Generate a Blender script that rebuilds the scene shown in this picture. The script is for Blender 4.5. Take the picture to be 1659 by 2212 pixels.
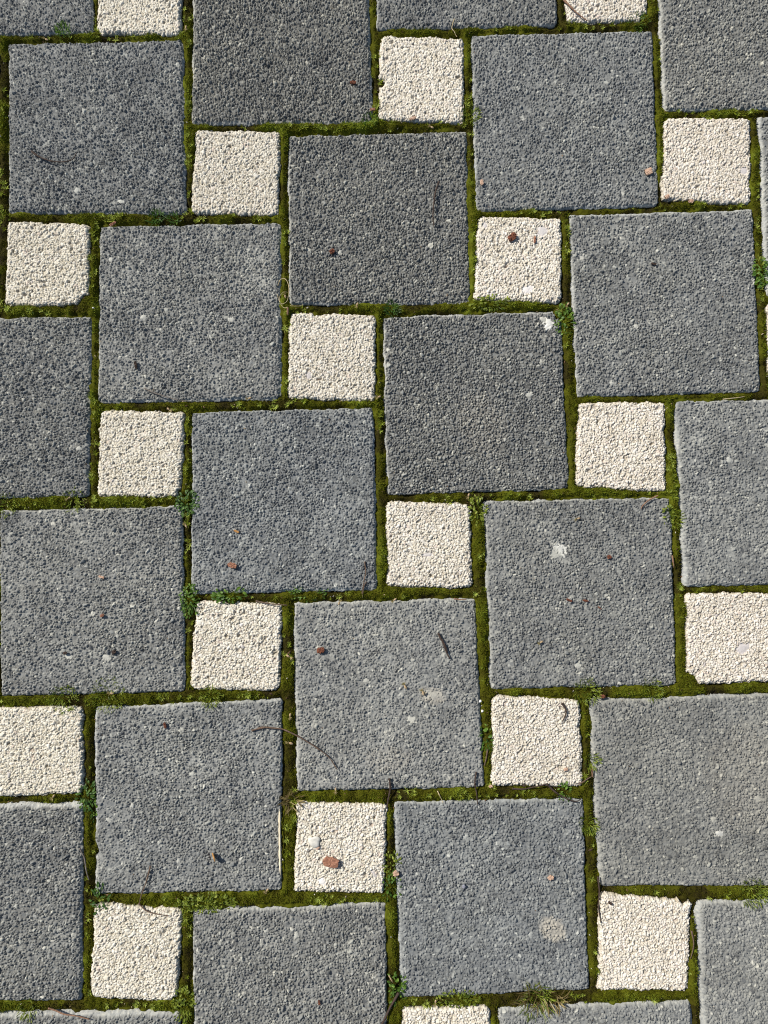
import bpy, math, random
import numpy as np

# ------------------------------------------------------------------ scene, camera, light
for o in list(bpy.data.objects):
    bpy.data.objects.remove(o)
SC = bpy.context.scene
COL = SC.collection
R = math.radians

IMG_W, IMG_H = 1659.0, 2212.0          # photograph measured at this size
FOC = 0.70                             # focal length / picture height
CAM_ROT = np.array([0.06186484, 0.00655245, -0.01767339])
CAM_LOC = np.array([0.40614, -0.56076048, 0.7364405])


def rot_matrix(r):
    a = np.linalg.norm(r)
    k = r / a
    K = np.array([[0, -k[2], k[1]], [k[2], 0, -k[0]], [-k[1], k[0], 0]])
    return np.eye(3) + np.sin(a) * K + (1 - np.cos(a)) * K @ K


CAM_R = rot_matrix(CAM_ROT)
cam = bpy.data.cameras.new("camera")
cam.sensor_fit = 'VERTICAL'
cam.sensor_height = 36.0
cam.lens = FOC * 36.0
cam.clip_start = 0.01
cam.clip_end = 500
co = bpy.data.objects.new("camera", cam)
COL.objects.link(co)
M4 = [[*CAM_R[i], CAM_LOC[i]] for i in range(3)] + [[0, 0, 0, 1]]
from mathutils import Matrix
co.matrix_world = Matrix(M4)
SC.camera = co

SUN_ELEV = R(39)
SUN_AZ = math.atan2(-0.80, 0.60)       # clockwise from +Y: light comes from the upper left
w = bpy.data.worlds.new("World")
SC.world = w
w.use_nodes = True
nt = w.node_tree
bg = nt.nodes["Background"]
sky = nt.nodes.new("ShaderNodeTexSky")
sky.sky_type = 'NISHITA'
sky.sun_disc = False
sky.sun_elevation = SUN_ELEV
sky.sun_rotation = SUN_AZ
nt.links.new(sky.outputs[0], bg.inputs[0])
bg.inputs[1].default_value = 0.09
sl = bpy.data.lights.new("sun", 'SUN')
sl.energy = 5.0
sl.angle = R(0.53)
sl.color = (1.0, 0.955, 0.885)
so = bpy.data.objects.new("sun", sl)
COL.objects.link(so)
from mathutils import Vector
sdir = Vector((math.sin(SUN_AZ) * math.cos(SUN_ELEV), math.cos(SUN_AZ) * math.cos(SUN_ELEV), math.sin(SUN_ELEV)))
so.rotation_euler = sdir.to_track_quat('Z', 'Y').to_euler()
so.location = (-2, 2, 3)
SC.view_settings.view_transform = 'Standard'
SC.view_settings.look = 'None'
SC.view_settings.exposure = 0.0
SC.view_settings.gamma = 1.0
SC.view_settings.use_curve_mapping = False
SC.render.engine = 'CYCLES'
SC.cycles.use_denoising = False
SC.cycles.max_bounces = 5
SC.cycles.pixel_filter_type = 'BLACKMAN_HARRIS'
SC.cycles.filter_width = 1.1

# ------------------------------------------------------------------ helpers


def ground(u, v, z=0.0):
    """point of the paving (height z) seen at photo position u, v"""
    u = np.asarray(u, float)
    v = np.asarray(v, float)
    d = np.stack([(u - IMG_W / 2) / (FOC * IMG_H), (IMG_H / 2 - v) / (FOC * IMG_H), -np.ones_like(u)], -1) @ CAM_R.T
    t = (z - CAM_LOC[2]) / d[..., 2]
    return CAM_LOC[:2] + d[..., :2] * t[..., None]


PX = 0.000506                          # metres of paving per measured photo pixel


def hash2(ix, iy, seed):
    h = (ix.astype(np.int64) * 374761393 + iy.astype(np.int64) * 668265263 + int(seed) * 2246822519 + 1013904223) & 0xFFFFFFFF
    h = ((h ^ (h >> 13)) * 1274126177) & 0xFFFFFFFF
    h = ((h ^ (h >> 16)) * 2654435761) & 0xFFFFFFFF
    return ((h ^ (h >> 15)) & 0xFFFFFF) / float(0x1000000)


def vnoise(x, y, seed):
    ix = np.floor(x)
    iy = np.floor(y)
    fx = x - ix
    fy = y - iy
    fx = fx * fx * (3 - 2 * fx)
    fy = fy * fy * (3 - 2 * fy)
    a = hash2(ix, iy, seed)
    b = hash2(ix + 1, iy, seed)
    c = hash2(ix, iy + 1, seed)
    d = hash2(ix + 1, iy + 1, seed)
    return (a + (b - a) * fx) * (1 - fy) + (c + (d - c) * fx) * fy


def fbm(x, y, seed, octaves=3):
    s = 0
    amp = 1
    tot = 0
    for k in range(octaves):
        s = s + amp * vnoise(x * 2 ** k, y * 2 ** k, seed + 17 * k)
        tot += amp
        amp *= 0.5
    return s / tot


def sstep(a, b, x):
    t = np.clip((x - a) / (b - a), 0, 1)
    return t * t * (3 - 2 * t)


def np_mesh(name, verts, faces, smooth=True, attr=None):
    """faces: list of integer arrays (n,3) or (n,4)"""
    me = bpy.data.meshes.new(name)
    faces = [f for f in faces if len(f)]
    loops = np.concatenate([f.ravel() for f in faces]).astype(np.int32)
    counts = np.concatenate([np.full(len(f), f.shape[1]) for f in faces]).astype(np.int32)
    starts = np.concatenate([[0], np.cumsum(counts)[:-1]]).astype(np.int32)
    me.vertices.add(len(verts))
    me.vertices.foreach_set("co", np.ascontiguousarray(verts, np.float32).ravel())
    me.loops.add(len(loops))
    me.loops.foreach_set("vertex_index", loops)
    me.polygons.add(len(starts))
    me.polygons.foreach_set("loop_start", starts)
    me.update(calc_edges=True)
    me.polygons.foreach_set("use_smooth", np.full(len(starts), bool(smooth)))
    if attr is not None:
        a = me.attributes.new("grain", 'FLOAT_COLOR', 'POINT')
        a.data.foreach_set("color", np.ascontiguousarray(attr, np.float32).ravel())
    me.validate()
    me.update()
    return me


def add(name, me, mat, loc=(0, 0, 0), label=None, cat=None, group=None, kind=None, parent=None):
    o = bpy.data.objects.new(name, me)
    if mat is not None and not me.materials:
        me.materials.append(mat)
    o.location = loc
    COL.objects.link(o)
    if label:
        o["label"] = label
    if cat:
        o["category"] = cat
    if group:
        o["group"] = group
    if kind:
        o["kind"] = kind
    if parent:
        o.parent = parent
    return o


# ------------------------------------------------------------------ materials
class Nodes:
    def __init__(self, name, rough=0.9, spec=0.3):
        self.m = bpy.data.materials.new(name)
        self.m.use_nodes = True
        self.t = self.m.node_tree
        self.b = self.t.nodes["Principled BSDF"]
        self.b.inputs["Roughness"].default_value = rough
        self.b.inputs["Specular IOR Level"].default_value = spec

    def n(self, kind, **kw):
        x = self.t.nodes.new(kind)
        for k, v in kw.items():
            setattr(x, k, v)
        return x

    def l(self, a, b):
        self.t.links.new(a, b)

    def ramp(self, fac, stops):
        r = self.n("ShaderNodeValToRGB")
        e = r.color_ramp.elements
        while len(e) < len(stops):
            e.new(0.5)
        for k, (p, c) in enumerate(stops):
            e[k].position = p
            e[k].color = (*c, 1)
        self.l(fac, r.inputs[0])
        return r.outputs[0]

    def mix(self, fac, a, b, mode='MIX'):
        x = self.n("ShaderNodeMix", data_type='RGBA', blend_type=mode)
        for i, v in ((0, fac), (6, a), (7, b)):
            if isinstance(v, (int, float)):
                x.inputs[i].default_value = v
            elif isinstance(v, tuple):
                x.inputs[i].default_value = (*v, 1)
            else:
                self.l(v, x.inputs[i])
        return x.outputs[2]

    def math(self, op, a, b=0.0, clamp=False):
        x = self.n("ShaderNodeMath", operation=op, use_clamp=clamp)
        for i, v in ((0, a), (1, b)):
            if isinstance(v, (int, float)):
                x.inputs[i].default_value = v
            else:
                self.l(v, x.inputs[i])
        return x.outputs[0]

    def noise(self, scale, detail=2, rough=0.5, vec=None):
        x = self.n("ShaderNodeTexNoise")
        x.inputs["Scale"].default_value = scale
        x.inputs["Detail"].default_value = detail
        x.inputs["Roughness"].default_value = rough
        if vec is None:
            vec = self.world()
        self.l(vec, x.inputs["Vector"])
        return x.outputs[0]

    def world(self):
        g = self.n("ShaderNodeNewGeometry")
        return g.outputs["Position"]

    def bump(self, h, dist, strength=1.0):
        x = self.n("ShaderNodeBump")
        x.inputs["Strength"].default_value = strength
        x.inputs["Distance"].default_value = dist
        self.l(h, x.inputs["Height"])
        self.l(x.outputs[0], self.b.inputs["Normal"])


def attr_node(N):
    a = N.n("ShaderNodeAttribute", attribute_name="grain")
    s = N.n("ShaderNodeSeparateColor")
    N.l(a.outputs["Color"], s.inputs[0])
    return s.outputs[0], s.outputs[1], s.outputs[2], a.outputs["Alpha"]


def grey_material():
    N = Nodes("grey_aggregate", 0.82, 0.35)
    tone, matrix, collar, stain = attr_node(N)
    oi = N.n("ShaderNodeObjectInfo")
    oc = N.n("ShaderNodeSeparateColor")
    N.l(oi.outputs["Color"], oc.inputs[0])
    col = N.ramp(tone, [(0.0, (0.075, 0.078, 0.080)), (0.30, (0.168, 0.171, 0.166)), (0.60, (0.250, 0.251, 0.236)),
                        (0.80, (0.36, 0.355, 0.315)), (0.92, (0.54, 0.52, 0.45)), (1.0, (0.80, 0.78, 0.72))])
    fine = N.noise(1900, 3, 0.65)
    col = N.mix(0.55, col, N.ramp(fine, [(0.3, (0.60, 0.60, 0.61)), (0.7, (1.22, 1.22, 1.19))]), 'MULTIPLY')
    cem = N.ramp(N.noise(700, 3, 0.6), [(0.3, (0.24, 0.238, 0.22)), (0.7, (0.44, 0.43, 0.385))])
    soil_shade = N.ramp(N.noise(300, 3, 0.6), [(0.3, (0.075, 0.073, 0.066)), (0.7, (0.14, 0.134, 0.115))])
    # cement shows in patches; elsewhere soil and crevice shade are painted in dark
    pat = N.ramp(N.math('ADD', N.math('MULTIPLY', N.noise(24, 3, 0.6), 0.9), oc.outputs[2]), [(0.56, (0, 0, 0)), (0.95, (1, 1, 1))])
    col = N.mix(N.math('MULTIPLY', matrix, 0.75), col, N.mix(pat, soil_shade, cem))
    # worn cement rim round the edge
    rim = N.ramp(N.noise(420, 3, 0.6), [(0.25, (0.22, 0.225, 0.22)), (0.5, (0.36, 0.36, 0.335)), (0.8, (0.50, 0.47, 0.385))])
    col = N.mix(collar, col, rim)
    col = N.mix(stain, col, (0.42, 0.375, 0.30))
    broad = N.noise(14, 3, 0.6)
    col = N.mix(0.5, col, N.ramp(broad, [(0.3, (0.78, 0.79, 0.82)), (0.7, (1.16, 1.15, 1.11))]), 'MULTIPLY')
    tint = N.mix(1.0, col, N.ramp(oc.outputs[1], [(0, (0.89, 0.94, 1.00)), (0.5, (0.94, 0.95, 0.945)), (1, (0.975, 0.955, 0.88))]), 'MULTIPLY')
    g = N.n("ShaderNodeCombineColor")
    for k in range(3):
        N.l(oc.outputs[0], g.inputs[k])
    tint = N.mix(1.0, tint, g.outputs[0], 'MULTIPLY')
    N.l(tint, N.b.inputs["Base Color"])
    N.bump(fine, 0.00025, 0.6)
    return N.m


def cream_material():
    N = Nodes("cream_aggregate", 0.85, 0.3)
    tone, gap, collar, stain = attr_node(N)
    oi = N.n("ShaderNodeObjectInfo")
    oc = N.n("ShaderNodeSeparateColor")
    N.l(oi.outputs["Color"], oc.inputs[0])
    col = N.ramp(tone, [(0.0, (0.63, 0.585, 0.475)), (0.3, (0.735, 0.70, 0.595)), (0.7, (0.80, 0.77, 0.68)),
                        (0.86, (0.67, 0.58, 0.49)), (0.93, (0.58, 0.555, 0.53)), (1.0, (0.84, 0.82, 0.78))])
    fine = N.noise(1500, 3, 0.6)
    col = N.mix(0.5, col, N.ramp(fine, [(0.25, (0.80, 0.78, 0.75)), (0.65, (1.06, 1.06, 1.06))]), 'MULTIPLY')
    col = N.mix(N.math('MULTIPLY', gap, 0.85), col, (0.14, 0.105, 0.06))
    # damp greenish grime creeping in from the mossy joint
    col = N.mix(N.math('MULTIPLY', collar, 0.5), col, (0.30, 0.26, 0.13))
    broad = N.noise(30, 3, 0.6)
    col = N.mix(0.45, col, N.ramp(broad, [(0.3, (0.86, 0.84, 0.80)), (0.7, (1.1, 1.1, 1.1))]), 'MULTIPLY')
    col = N.mix(1.0, col, N.ramp(oc.outputs[1], [(0, (1.02, 0.985, 0.985)), (0.5, (1, 0.985, 0.97)), (1, (0.98, 0.965, 0.91))]), 'MULTIPLY')
    g = N.n("ShaderNodeCombineColor")
    for k in range(3):
        N.l(oc.outputs[0], g.inputs[k])
    col = N.mix(1.0, col, g.outputs[0], 'MULTIPLY')
    N.l(col, N.b.inputs["Base Color"])
    N.bump(fine, 0.0002, 0.5)
    return N.m


def moss_material():
    N = Nodes("moss", 0.8, 0.08)
    tone, a, b, c = attr_node(N)
    t2 = N.math('ADD', tone, N.math('MULTIPLY', N.math('SUBTRACT', N.noise(60, 3, 0.6), 0.5), 0.55), clamp=True)
    col = N.ramp(t2, [(0.0, (0.030, 0.022, 0.009)), (0.22, (0.060, 0.055, 0.005)), (0.48, (0.110, 0.117, 0.007)),
                      (0.72, (0.190, 0.235, 0.020)), (1.0, (0.42, 0.48, 0.10))])
    N.l(col, N.b.inputs["Base Color"])
    tr = N.n("ShaderNodeBsdfTranslucent")
    N.l(N.mix(1.0, col, (1.35, 1.5, 0.7), 'MULTIPLY'), tr.inputs[0])
    mx = N.n("ShaderNodeMixShader")
    mx.inputs[0].default_value = 0.28
    out = N.t.nodes["Material Output"]
    N.l(N.b.outputs[0], mx.inputs[1])
    N.l(tr.outputs[0], mx.inputs[2])
    N.l(mx.outputs[0], out.inputs[0])
    return N.m


def leaf_material(name, dark, mid, light):
    N = Nodes(name, 0.5, 0.4)
    tone, a, b, c = attr_node(N)
    col = N.ramp(tone, [(0.0, dark), (0.5, mid), (1.0, light)])
    N.l(col, N.b.inputs["Base Color"])
    tr = N.n("ShaderNodeBsdfTranslucent")
    N.l(N.mix(1.0, col, (1.3, 1.5, 0.6), 'MULTIPLY'), tr.inputs[0])
    mx = N.n("ShaderNodeMixShader")
    mx.inputs[0].default_value = 0.3
    out = N.t.nodes["Material Output"]
    N.l(N.b.outputs[0], mx.inputs[1])
    N.l(tr.outputs[0], mx.inputs[2])
    N.l(mx.outputs[0], out.inputs[0])
    return N.m


def plain(name, c1, c2, scale=600, rough=0.8, spec=0.3):
    N = Nodes(name, rough, spec)
    f = N.noise(scale, 3, 0.6)
    N.l(N.ramp(f, [(0.3, c1), (0.7, c2)]), N.b.inputs["Base Color"])
    N.bump(f, 0.0003, 0.5)
    return N.m


M_GREY = grey_material()
M_CREAM = cream_material()
M_MOSS = moss_material()
M_SOIL = plain("sandy_soil", (0.07, 0.055, 0.035), (0.16, 0.13, 0.085), 260, 0.95)
M_TWIG = plain("brown_twig", (0.070, 0.045, 0.030), (0.19, 0.125, 0.085), 700)
M_DARK = plain("dark_bark", (0.030, 0.020, 0.016), (0.085, 0.055, 0.040), 900)
M_GREYTWIG = plain("grey_twig", (0.11, 0.095, 0.08), (0.26, 0.22, 0.18), 700)
M_RED = plain("red_root", (0.17, 0.09, 0.055), (0.32, 0.19, 0.12), 600)
M_STRAW = plain("straw", (0.34, 0.26, 0.13), (0.60, 0.50, 0.30), 500)
M_WOOD = plain("birch_wood", (0.74, 0.62, 0.42), (0.88, 0.78, 0.57), 500, 0.6)
M_CHIP = plain("red_bark", (0.20, 0.085, 0.05), (0.42, 0.21, 0.13), 450)
M_CHIPD = plain("dark_red_bark", (0.085, 0.030, 0.018), (0.25, 0.09, 0.045), 450)
M_CHIPT = plain("tan_bark", (0.42, 0.26, 0.17), (0.62, 0.43, 0.31), 450)
M_ORANGE = plain("dry_leaf", (0.36, 0.17, 0.05), (0.58, 0.32, 0.11), 450)
M_HUSK = plain("seed_husk", (0.24, 0.155, 0.08), (0.55, 0.41, 0.24), 700)
M_PEB = plain("white_stone", (0.60, 0.59, 0.55), (0.84, 0.83, 0.80), 300, 0.5, 0.5)
M_QUARTZ = plain("grey_quartz", (0.52, 0.50, 0.43), (0.74, 0.71, 0.62), 260, 0.45, 0.5)
M_SLATE = plain("slate_stone", (0.22, 0.22, 0.26), (0.38, 0.38, 0.43), 300, 0.6)
M_LEAF = leaf_material("weed_leaf", (0.028, 0.070, 0.010), (0.070, 0.145, 0.014), (0.19, 0.31, 0.040))
M_LEAFY = leaf_material("yellow_green_leaf", (0.055, 0.085, 0.008), (0.15, 0.20, 0.016), (0.34, 0.38, 0.050))
M_BLUEG = leaf_material("blue_green_leaf", (0.024, 0.058, 0.010), (0.055, 0.122, 0.018), (0.14, 0.25, 0.045))
M_DRY = leaf_material("dry_blade", (0.07, 0.05, 0.016), (0.18, 0.13, 0.045), (0.42, 0.33, 0.14))

# ------------------------------------------------------------------ pavers
MOD = 0.1                              # one laying module


class Paver:
    """outline of one paver; dist() is the distance inside its edge"""

    def __init__(self, pts, seed, big, rim=None, chips=()):
        self.p = np.array(pts, float)             # TL TR BR BL
        self.c = self.p.mean(0)
        self.seed = seed
        self.big = big
        rs = np.random.RandomState(seed)
        self.rim = np.array(rim if rim is not None else rs.uniform(0.0020, 0.0042, 4))
        self.rad = rs.uniform(0.0035, 0.0065) if big else rs.uniform(0.004, 0.008)
        self.wave = 0.0013 if big else 0.0015
        self.chips = chips
        self.nrm = []
        for k in range(4):
            a = self.p[k]
            b = self.p[(k + 1) % 4]
            t = (b - a) / np.linalg.norm(b - a)
            self.nrm.append((a, t, np.array([t[1], -t[0]])))

    def edges(self, x, y):
        r = []
        for k, (a, t, n) in enumerate(self.nrm):
            dx = x - a[0]
            dy = y - a[1]
            s = dx * t[0] + dy * t[1]
            d = dx * n[0] + dy * n[1]
            sc = 70 if self.big else 100
            wv = fbm(s * sc, np.full_like(s, k * 7.3), self.seed + k, 3) - 0.5
            fine = vnoise(s * 520, d * 520 + k * 31, self.seed + 50 + k) - 0.5
            r.append(d + wv * 2 * self.wave + fine * (0.0012 if self.big else 0.0016) + (0.0010 if self.big else 0.0007))
        return r

    def dist(self, x, y):
        top, right, bot, left = self.edges(x, y)
        dx = np.minimum(left, right)
        dy = np.minimum(top, bot)
        rr = self.rad
        d = np.where((dx < rr) & (dy < rr), rr - np.hypot(rr - dx, rr - dy), np.minimum(dx, dy))
        for (cx, cy, cr) in self.chips:
            q = np.hypot(x - cx, y - cy) - cr + (vnoise(x * 400, y * 400, self.seed + 9) - 0.5) * 0.003
            d = np.minimum(d, q)
        return d, (top, right, bot, left)


def grains(x, y, seed, s):
    """weighted Voronoi stones: returns tone, tilt height, gap fraction, seed height"""
    gx = np.floor(x / s)
    gy = np.floor(y / s)
    f1 = np.full(x.shape, 1e9)
    f2 = np.full(x.shape, 1e9)
    tone = np.zeros(x.shape)
    hh = np.zeros(x.shape)
    tl = np.zeros(x.shape)
    for i in range(-2, 3):
        for j in range(-2, 3):
            cx = gx + i
            cy = gy + j
            sx = (cx + 0.04 + 0.92 * hash2(cx, cy, seed)) * s
            sy = (cy + 0.04 + 0.92 * hash2(cx, cy, seed + 1)) * s
            q = hash2(cx, cy, seed + 2)
            size = 0.62 + 0.62 * q + 0.8 * np.clip(q - 0.93, 0, 1) / 0.07
            ang = hash2(cx, cy, seed + 7) * np.pi
            st = 1.0 + 0.45 * hash2(cx, cy, seed + 8)
            ddx = x - sx
            ddy = y - sy
            ca, sa = np.cos(ang), np.sin(ang)
            ex = (ddx * ca + ddy * sa) / st
            ey = (-ddx * sa + ddy * ca) * (0.55 + 0.45 * st)
            d = np.hypot(ex, ey) / size
            near = d < f1
            f2 = np.where(near, f1, np.minimum(f2, d))
            f1 = np.where(near, d, f1)
            tone = np.where(near, hash2(cx, cy, seed + 3), tone)
            hh = np.where(near, hash2(cx, cy, seed + 4), hh)
            t = ddx * (hash2(cx, cy, seed + 5) - 0.5) + ddy * (hash2(cx, cy, seed + 6) - 0.5)
            tl = np.where(near, t, tl)
    return tone, hh, tl, (f2 - f1) / s


def build_paver_mesh(name, pv, step, fill, stones=(), stains=(), spacing=None):
    """height field of exposed stones inside the outline, with side walls"""
    lo = pv.p.min(0) - 0.003
    hi = pv.p.max(0) + 0.003
    nx = int((hi[0] - lo[0]) / step) + 2
    ny = int((hi[1] - lo[1]) / step) + 2
    X, Y = np.meshgrid(lo[0] + np.arange(nx) * step, lo[1] + np.arange(ny) * step)
    jx = (hash2(np.arange(nx)[None, :] + 0 * Y, np.arange(ny)[:, None] + 0 * X, pv.seed + 90) - 0.5) * step * 0.35
    jy = (hash2(np.arange(nx)[None, :] + 0 * Y, np.arange(ny)[:, None] + 0 * X, pv.seed + 91) - 0.5) * step * 0.35
    X = X + jx
    Y = Y + jy
    d, ed = pv.dist(X, Y)
    s = spacing or (0.00265 if pv.big else 0.00245)
    # bend the stones a little so the grid of seeds never shows
    wx = X + (fbm(X * 120, Y * 120, pv.seed + 70) - 0.5) * 0.004
    wy = Y + (fbm(X * 120, Y * 120, pv.seed + 71) - 0.5) * 0.004
    tone, hh, tl, gap = grains(wx, wy, pv.seed * 13 + 5, s)
    t = np.clip((gap - 0.03) / (0.60 if pv.big else 0.50), 0, 1)
    dome = np.sqrt(np.clip(1 - (1 - t) ** 2, 0, 1))
    rs = np.random.RandomState(pv.seed + 3)
    if pv.big:
        pit = hash2(np.floor(tone * 9999), np.floor(hh * 9999), 41)
        flat = sstep(0.0, 1.0, np.clip((gap - 0.04) / 0.36, 0, 1))
        z = (flat - 1) * 0.0016 + 0.0010 + (dome * 0.0005 + (hh - 0.5) * 0.0015 + tl * 0.85 - 0.0019 * (pit > 0.93)) * flat
        z = z + (vnoise(X * 1100, Y * 1100, pv.seed + 12) - 0.5) * 0.0003
        patch = (fbm(X * 16, Y * 16, pv.seed + 31) - 0.5) * 0.0009
        zm = fill - 0.00025 + patch + (fbm(X * 700, Y * 700, pv.seed + 33, 2) - 0.5) * 0.0004
        z = np.maximum(z, zm)
        matrix = np.clip(1.15 - flat * 1.5, 0, 1)
        # bevel with a worn cement rim, wider on some sides
        col = np.zeros_like(z)
        drop = np.zeros_like(z)
        for k in range(4):
            wd = pv.rim[k] * (0.65 + 0.7 * fbm(X * 130, Y * 130, pv.seed + 40 + k, 3))
            q = np.clip(1 - ed[k] / wd, 0, 1)
            col = np.maximum(col, sstep(0.12, 0.5, q))
            drop = np.maximum(drop, q ** 1.4 * min(0.0042, pv.rim[k] * 1.05) * (0.55 if k in (1, 2) else 1.0))
        z = z * (1 - 0.78 * col) - drop
        for k in range(4):
            z = z - np.clip(1 - ed[k] / 0.011, 0, 1) ** 2 * 0.0011
        tv = 0.20 + 0.42 * tone + 0.04 * rs.uniform(-1, 1)
        pale = hash2(np.floor(tone * 9999), np.floor(hh * 9999), 77)
        tv = np.where(pale > 0.98, 0.88, np.where(pale > 0.88, 0.76, tv))
        tv = np.where(pale < 0.06, 0.06, tv)
    else:
        pit = hash2(np.floor(tone * 9999), np.floor(hh * 9999), 42)
        z = dome * 0.0017 + (hh - 0.5) * 0.0012 * np.sqrt(t) + tl * 0.52 - 0.0024 * (pit > 0.95) * t
        zm = np.full_like(z, fill)
        matrix = np.maximum(sstep(0.22, 0.0, t) * 0.8, (pit > 0.955) * 0.45)
        z = np.maximum(z, zm)
        q = np.clip(1 - d / 0.0042, 0, 1)
        z = z - q ** 2.0 * 0.0034
        edge_n = fbm(X * 160, Y * 160, pv.seed + 44, 3)
        col = sstep(0.35, 1.0, q) * sstep(0.35, 0.6, edge_n)
        tv = 0.78 * tone
        odd = hash2(np.floor(tone * 9999), np.floor(hh * 9999), 78)
        tv = np.where(odd > 0.996, 0.93, np.where(odd > 0.97, 0.85, tv))
    stain = np.zeros_like(z)
    for (sx, sy, rx, ry, ang, tvv, hgt) in stones:
        if pv.big and rx < 0.004:
            tvv = min(tvv, .87)
        ca, sa = math.cos(ang), math.sin(ang)
        ux = ((X - sx) * ca + (Y - sy) * sa) / rx
        uy = (-(X - sx) * sa + (Y - sy) * ca) / ry
        q = 1 - np.hypot(ux, uy) + (fbm(X * 380, Y * 380, pv.seed + 61) - 0.5) * (2.2 if rx > 0.0042 and pv.big else 1.1)
        m = q > 0
        z = np.where(m, np.maximum(z * 0.35, hgt * np.sqrt(np.clip(q * 1.6, 0, 1))), z)
        tv = np.where(m, tvv, tv)
        matrix = np.where(m, 0, matrix)
    for (sx, sy, rx, ry, ang, amt) in stains:
        ca, sa = math.cos(ang), math.sin(ang)
        ux = ((X - sx) * ca + (Y - sy) * sa) / rx
        uy = (-(X - sx) * sa + (Y - sy) * ca) / ry
        q = 1 - np.hypot(ux, uy) + (fbm(X * 260, Y * 260, pv.seed + 63) - 0.5) * 0.4
        stain = np.maximum(stain, sstep(0, 0.4, q) * amt * (0.75 + 0.25 * (t > 0.2)))
    z = z + (fbm(X * 22, Y * 22, pv.seed + 81) - 0.5) * 0.0009
    z = z + (X - pv.c[0]) * rs.uniform(-.006, .006) + (Y - pv.c[1]) * rs.uniform(-.006, .006) + rs.uniform(-.0004, .0004)
    ins = d > 0
    cell = ins[:-1, :-1] & ins[1:, :-1] & ins[:-1, 1:] & ins[1:, 1:]
    idx = np.arange(nx * ny).reshape(ny, nx)
    F = np.stack([idx[:-1, :-1], idx[:-1, 1:], idx[1:, 1:], idx[1:, :-1]], -1)[cell]
    cp = np.zeros((cell.shape[0] + 2, cell.shape[1] + 2), bool)
    cp[1:-1, 1:-1] = cell
    E = []
    for di, dj, a, b in ((-1, 0, (0, 0), (0, 1)), (1, 0, (1, 1), (1, 0)), (0, -1, (1, 0), (0, 0)), (0, 1, (0, 1), (1, 1))):
        nb = cp[1 + di:cp.shape[0] - 1 + di, 1 + dj:cp.shape[1] - 1 + dj]
        ii, jj = np.nonzero(cell & ~nb)
        E.append(np.stack([idx[ii + a[0], jj + a[1]], idx[ii + b[0], jj + b[1]]], -1))
    E = np.concatenate(E)
    V = np.stack([X.ravel() - pv.c[0], Y.ravel() - pv.c[1], z.ravel()], -1)
    A = np.stack([tv.ravel(), matrix.ravel(), col.ravel(), stain.ravel()], -1)
    bl = np.unique(E)
    remap = np.full(nx * ny, -1)
    used = np.unique(F)
    remap[used] = np.arange(len(used))
    low = np.full(nx * ny, -1)
    low[bl] = len(used) + np.arange(len(bl))
    VB = V[bl].copy()
    VB[:, 2] = -0.05
    AB = A[bl].copy()
    side = np.stack([remap[E[:, 1]], remap[E[:, 0]], low[E[:, 0]], low[E[:, 1]]], -1)
    verts = np.concatenate([V[used], VB])
    return np_mesh(name, verts, [remap[F], side], True, np.concatenate([A[used], AB]))


def P2(u, v):
    return ground(u, v)


_ = None
# (column, row) in modules : corners TL TR BR BL as measured in the photo
BIG = {
    (-1, -2): (_, _, (199, 70), _), (0, 0): ((18, 95), (394, 86), (400, 461), (18, 459)),
    (2, -1): (_, _, (805, 264), (414, 267)), (4, -2): (_, _, (1203, 53), (815, 62)),
    (5, 0): ((1017, 72), (1408, 63), (1421, 444), (1028, 455)), (7, -1): (_, _, _, (1433, 238)),
    (3, 1): ((621, 291), (1007, 280), (1016, 655), (625, 656)), (1, 2): ((212, 487), (606, 478), (607, 862), (210, 869)),
    (-1, 3): (_, (196, 682), (190, 1071), _), (4, 3): ((825, 682), (1209, 670), (1229, 1056), (835, 1067)),
    (6, 2): ((1229, 462), (1626, 450), (1641, 844), (1245, 856)), (8, 1): ((1638, 248), _, _, (1656, 640)),
    (2, 4): ((414, 892), (807, 881), (813, 1274), (414, 1282)), (0, 5): ((0, 1103), (392, 1093), (398, 1493), (0, 1503)),
    (5, 5): ((1045, 1083), (1447, 1073), (1460, 1480), (1059, 1487)), (7, 4): ((1455, 864), _, _, (1478, 1266)),
    (3, 6): ((632, 1302), (1025, 1291), (1046, 1700), (641, 1708)), (1, 7): ((203, 1528), (607, 1511), (606, 1924), (203, 1932)),
    (6, 7): ((1272, 1510), _, _, (1295, 1915)), (-1, 8): (_, (176, 1733), (176, 2160), _),
    (4, 8): ((848, 1733), (1258, 1727), (1271, 2137), (866, 2157)), (2, 9): ((415, 1966), (832, 1949), _, _),
    (0, 10): (_, (388, 2185), _, _), (7, 9): ((1503, 1948), _, _, _), (5, 10): ((1078, 2180), (1493, 2162), _, _),
}
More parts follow.
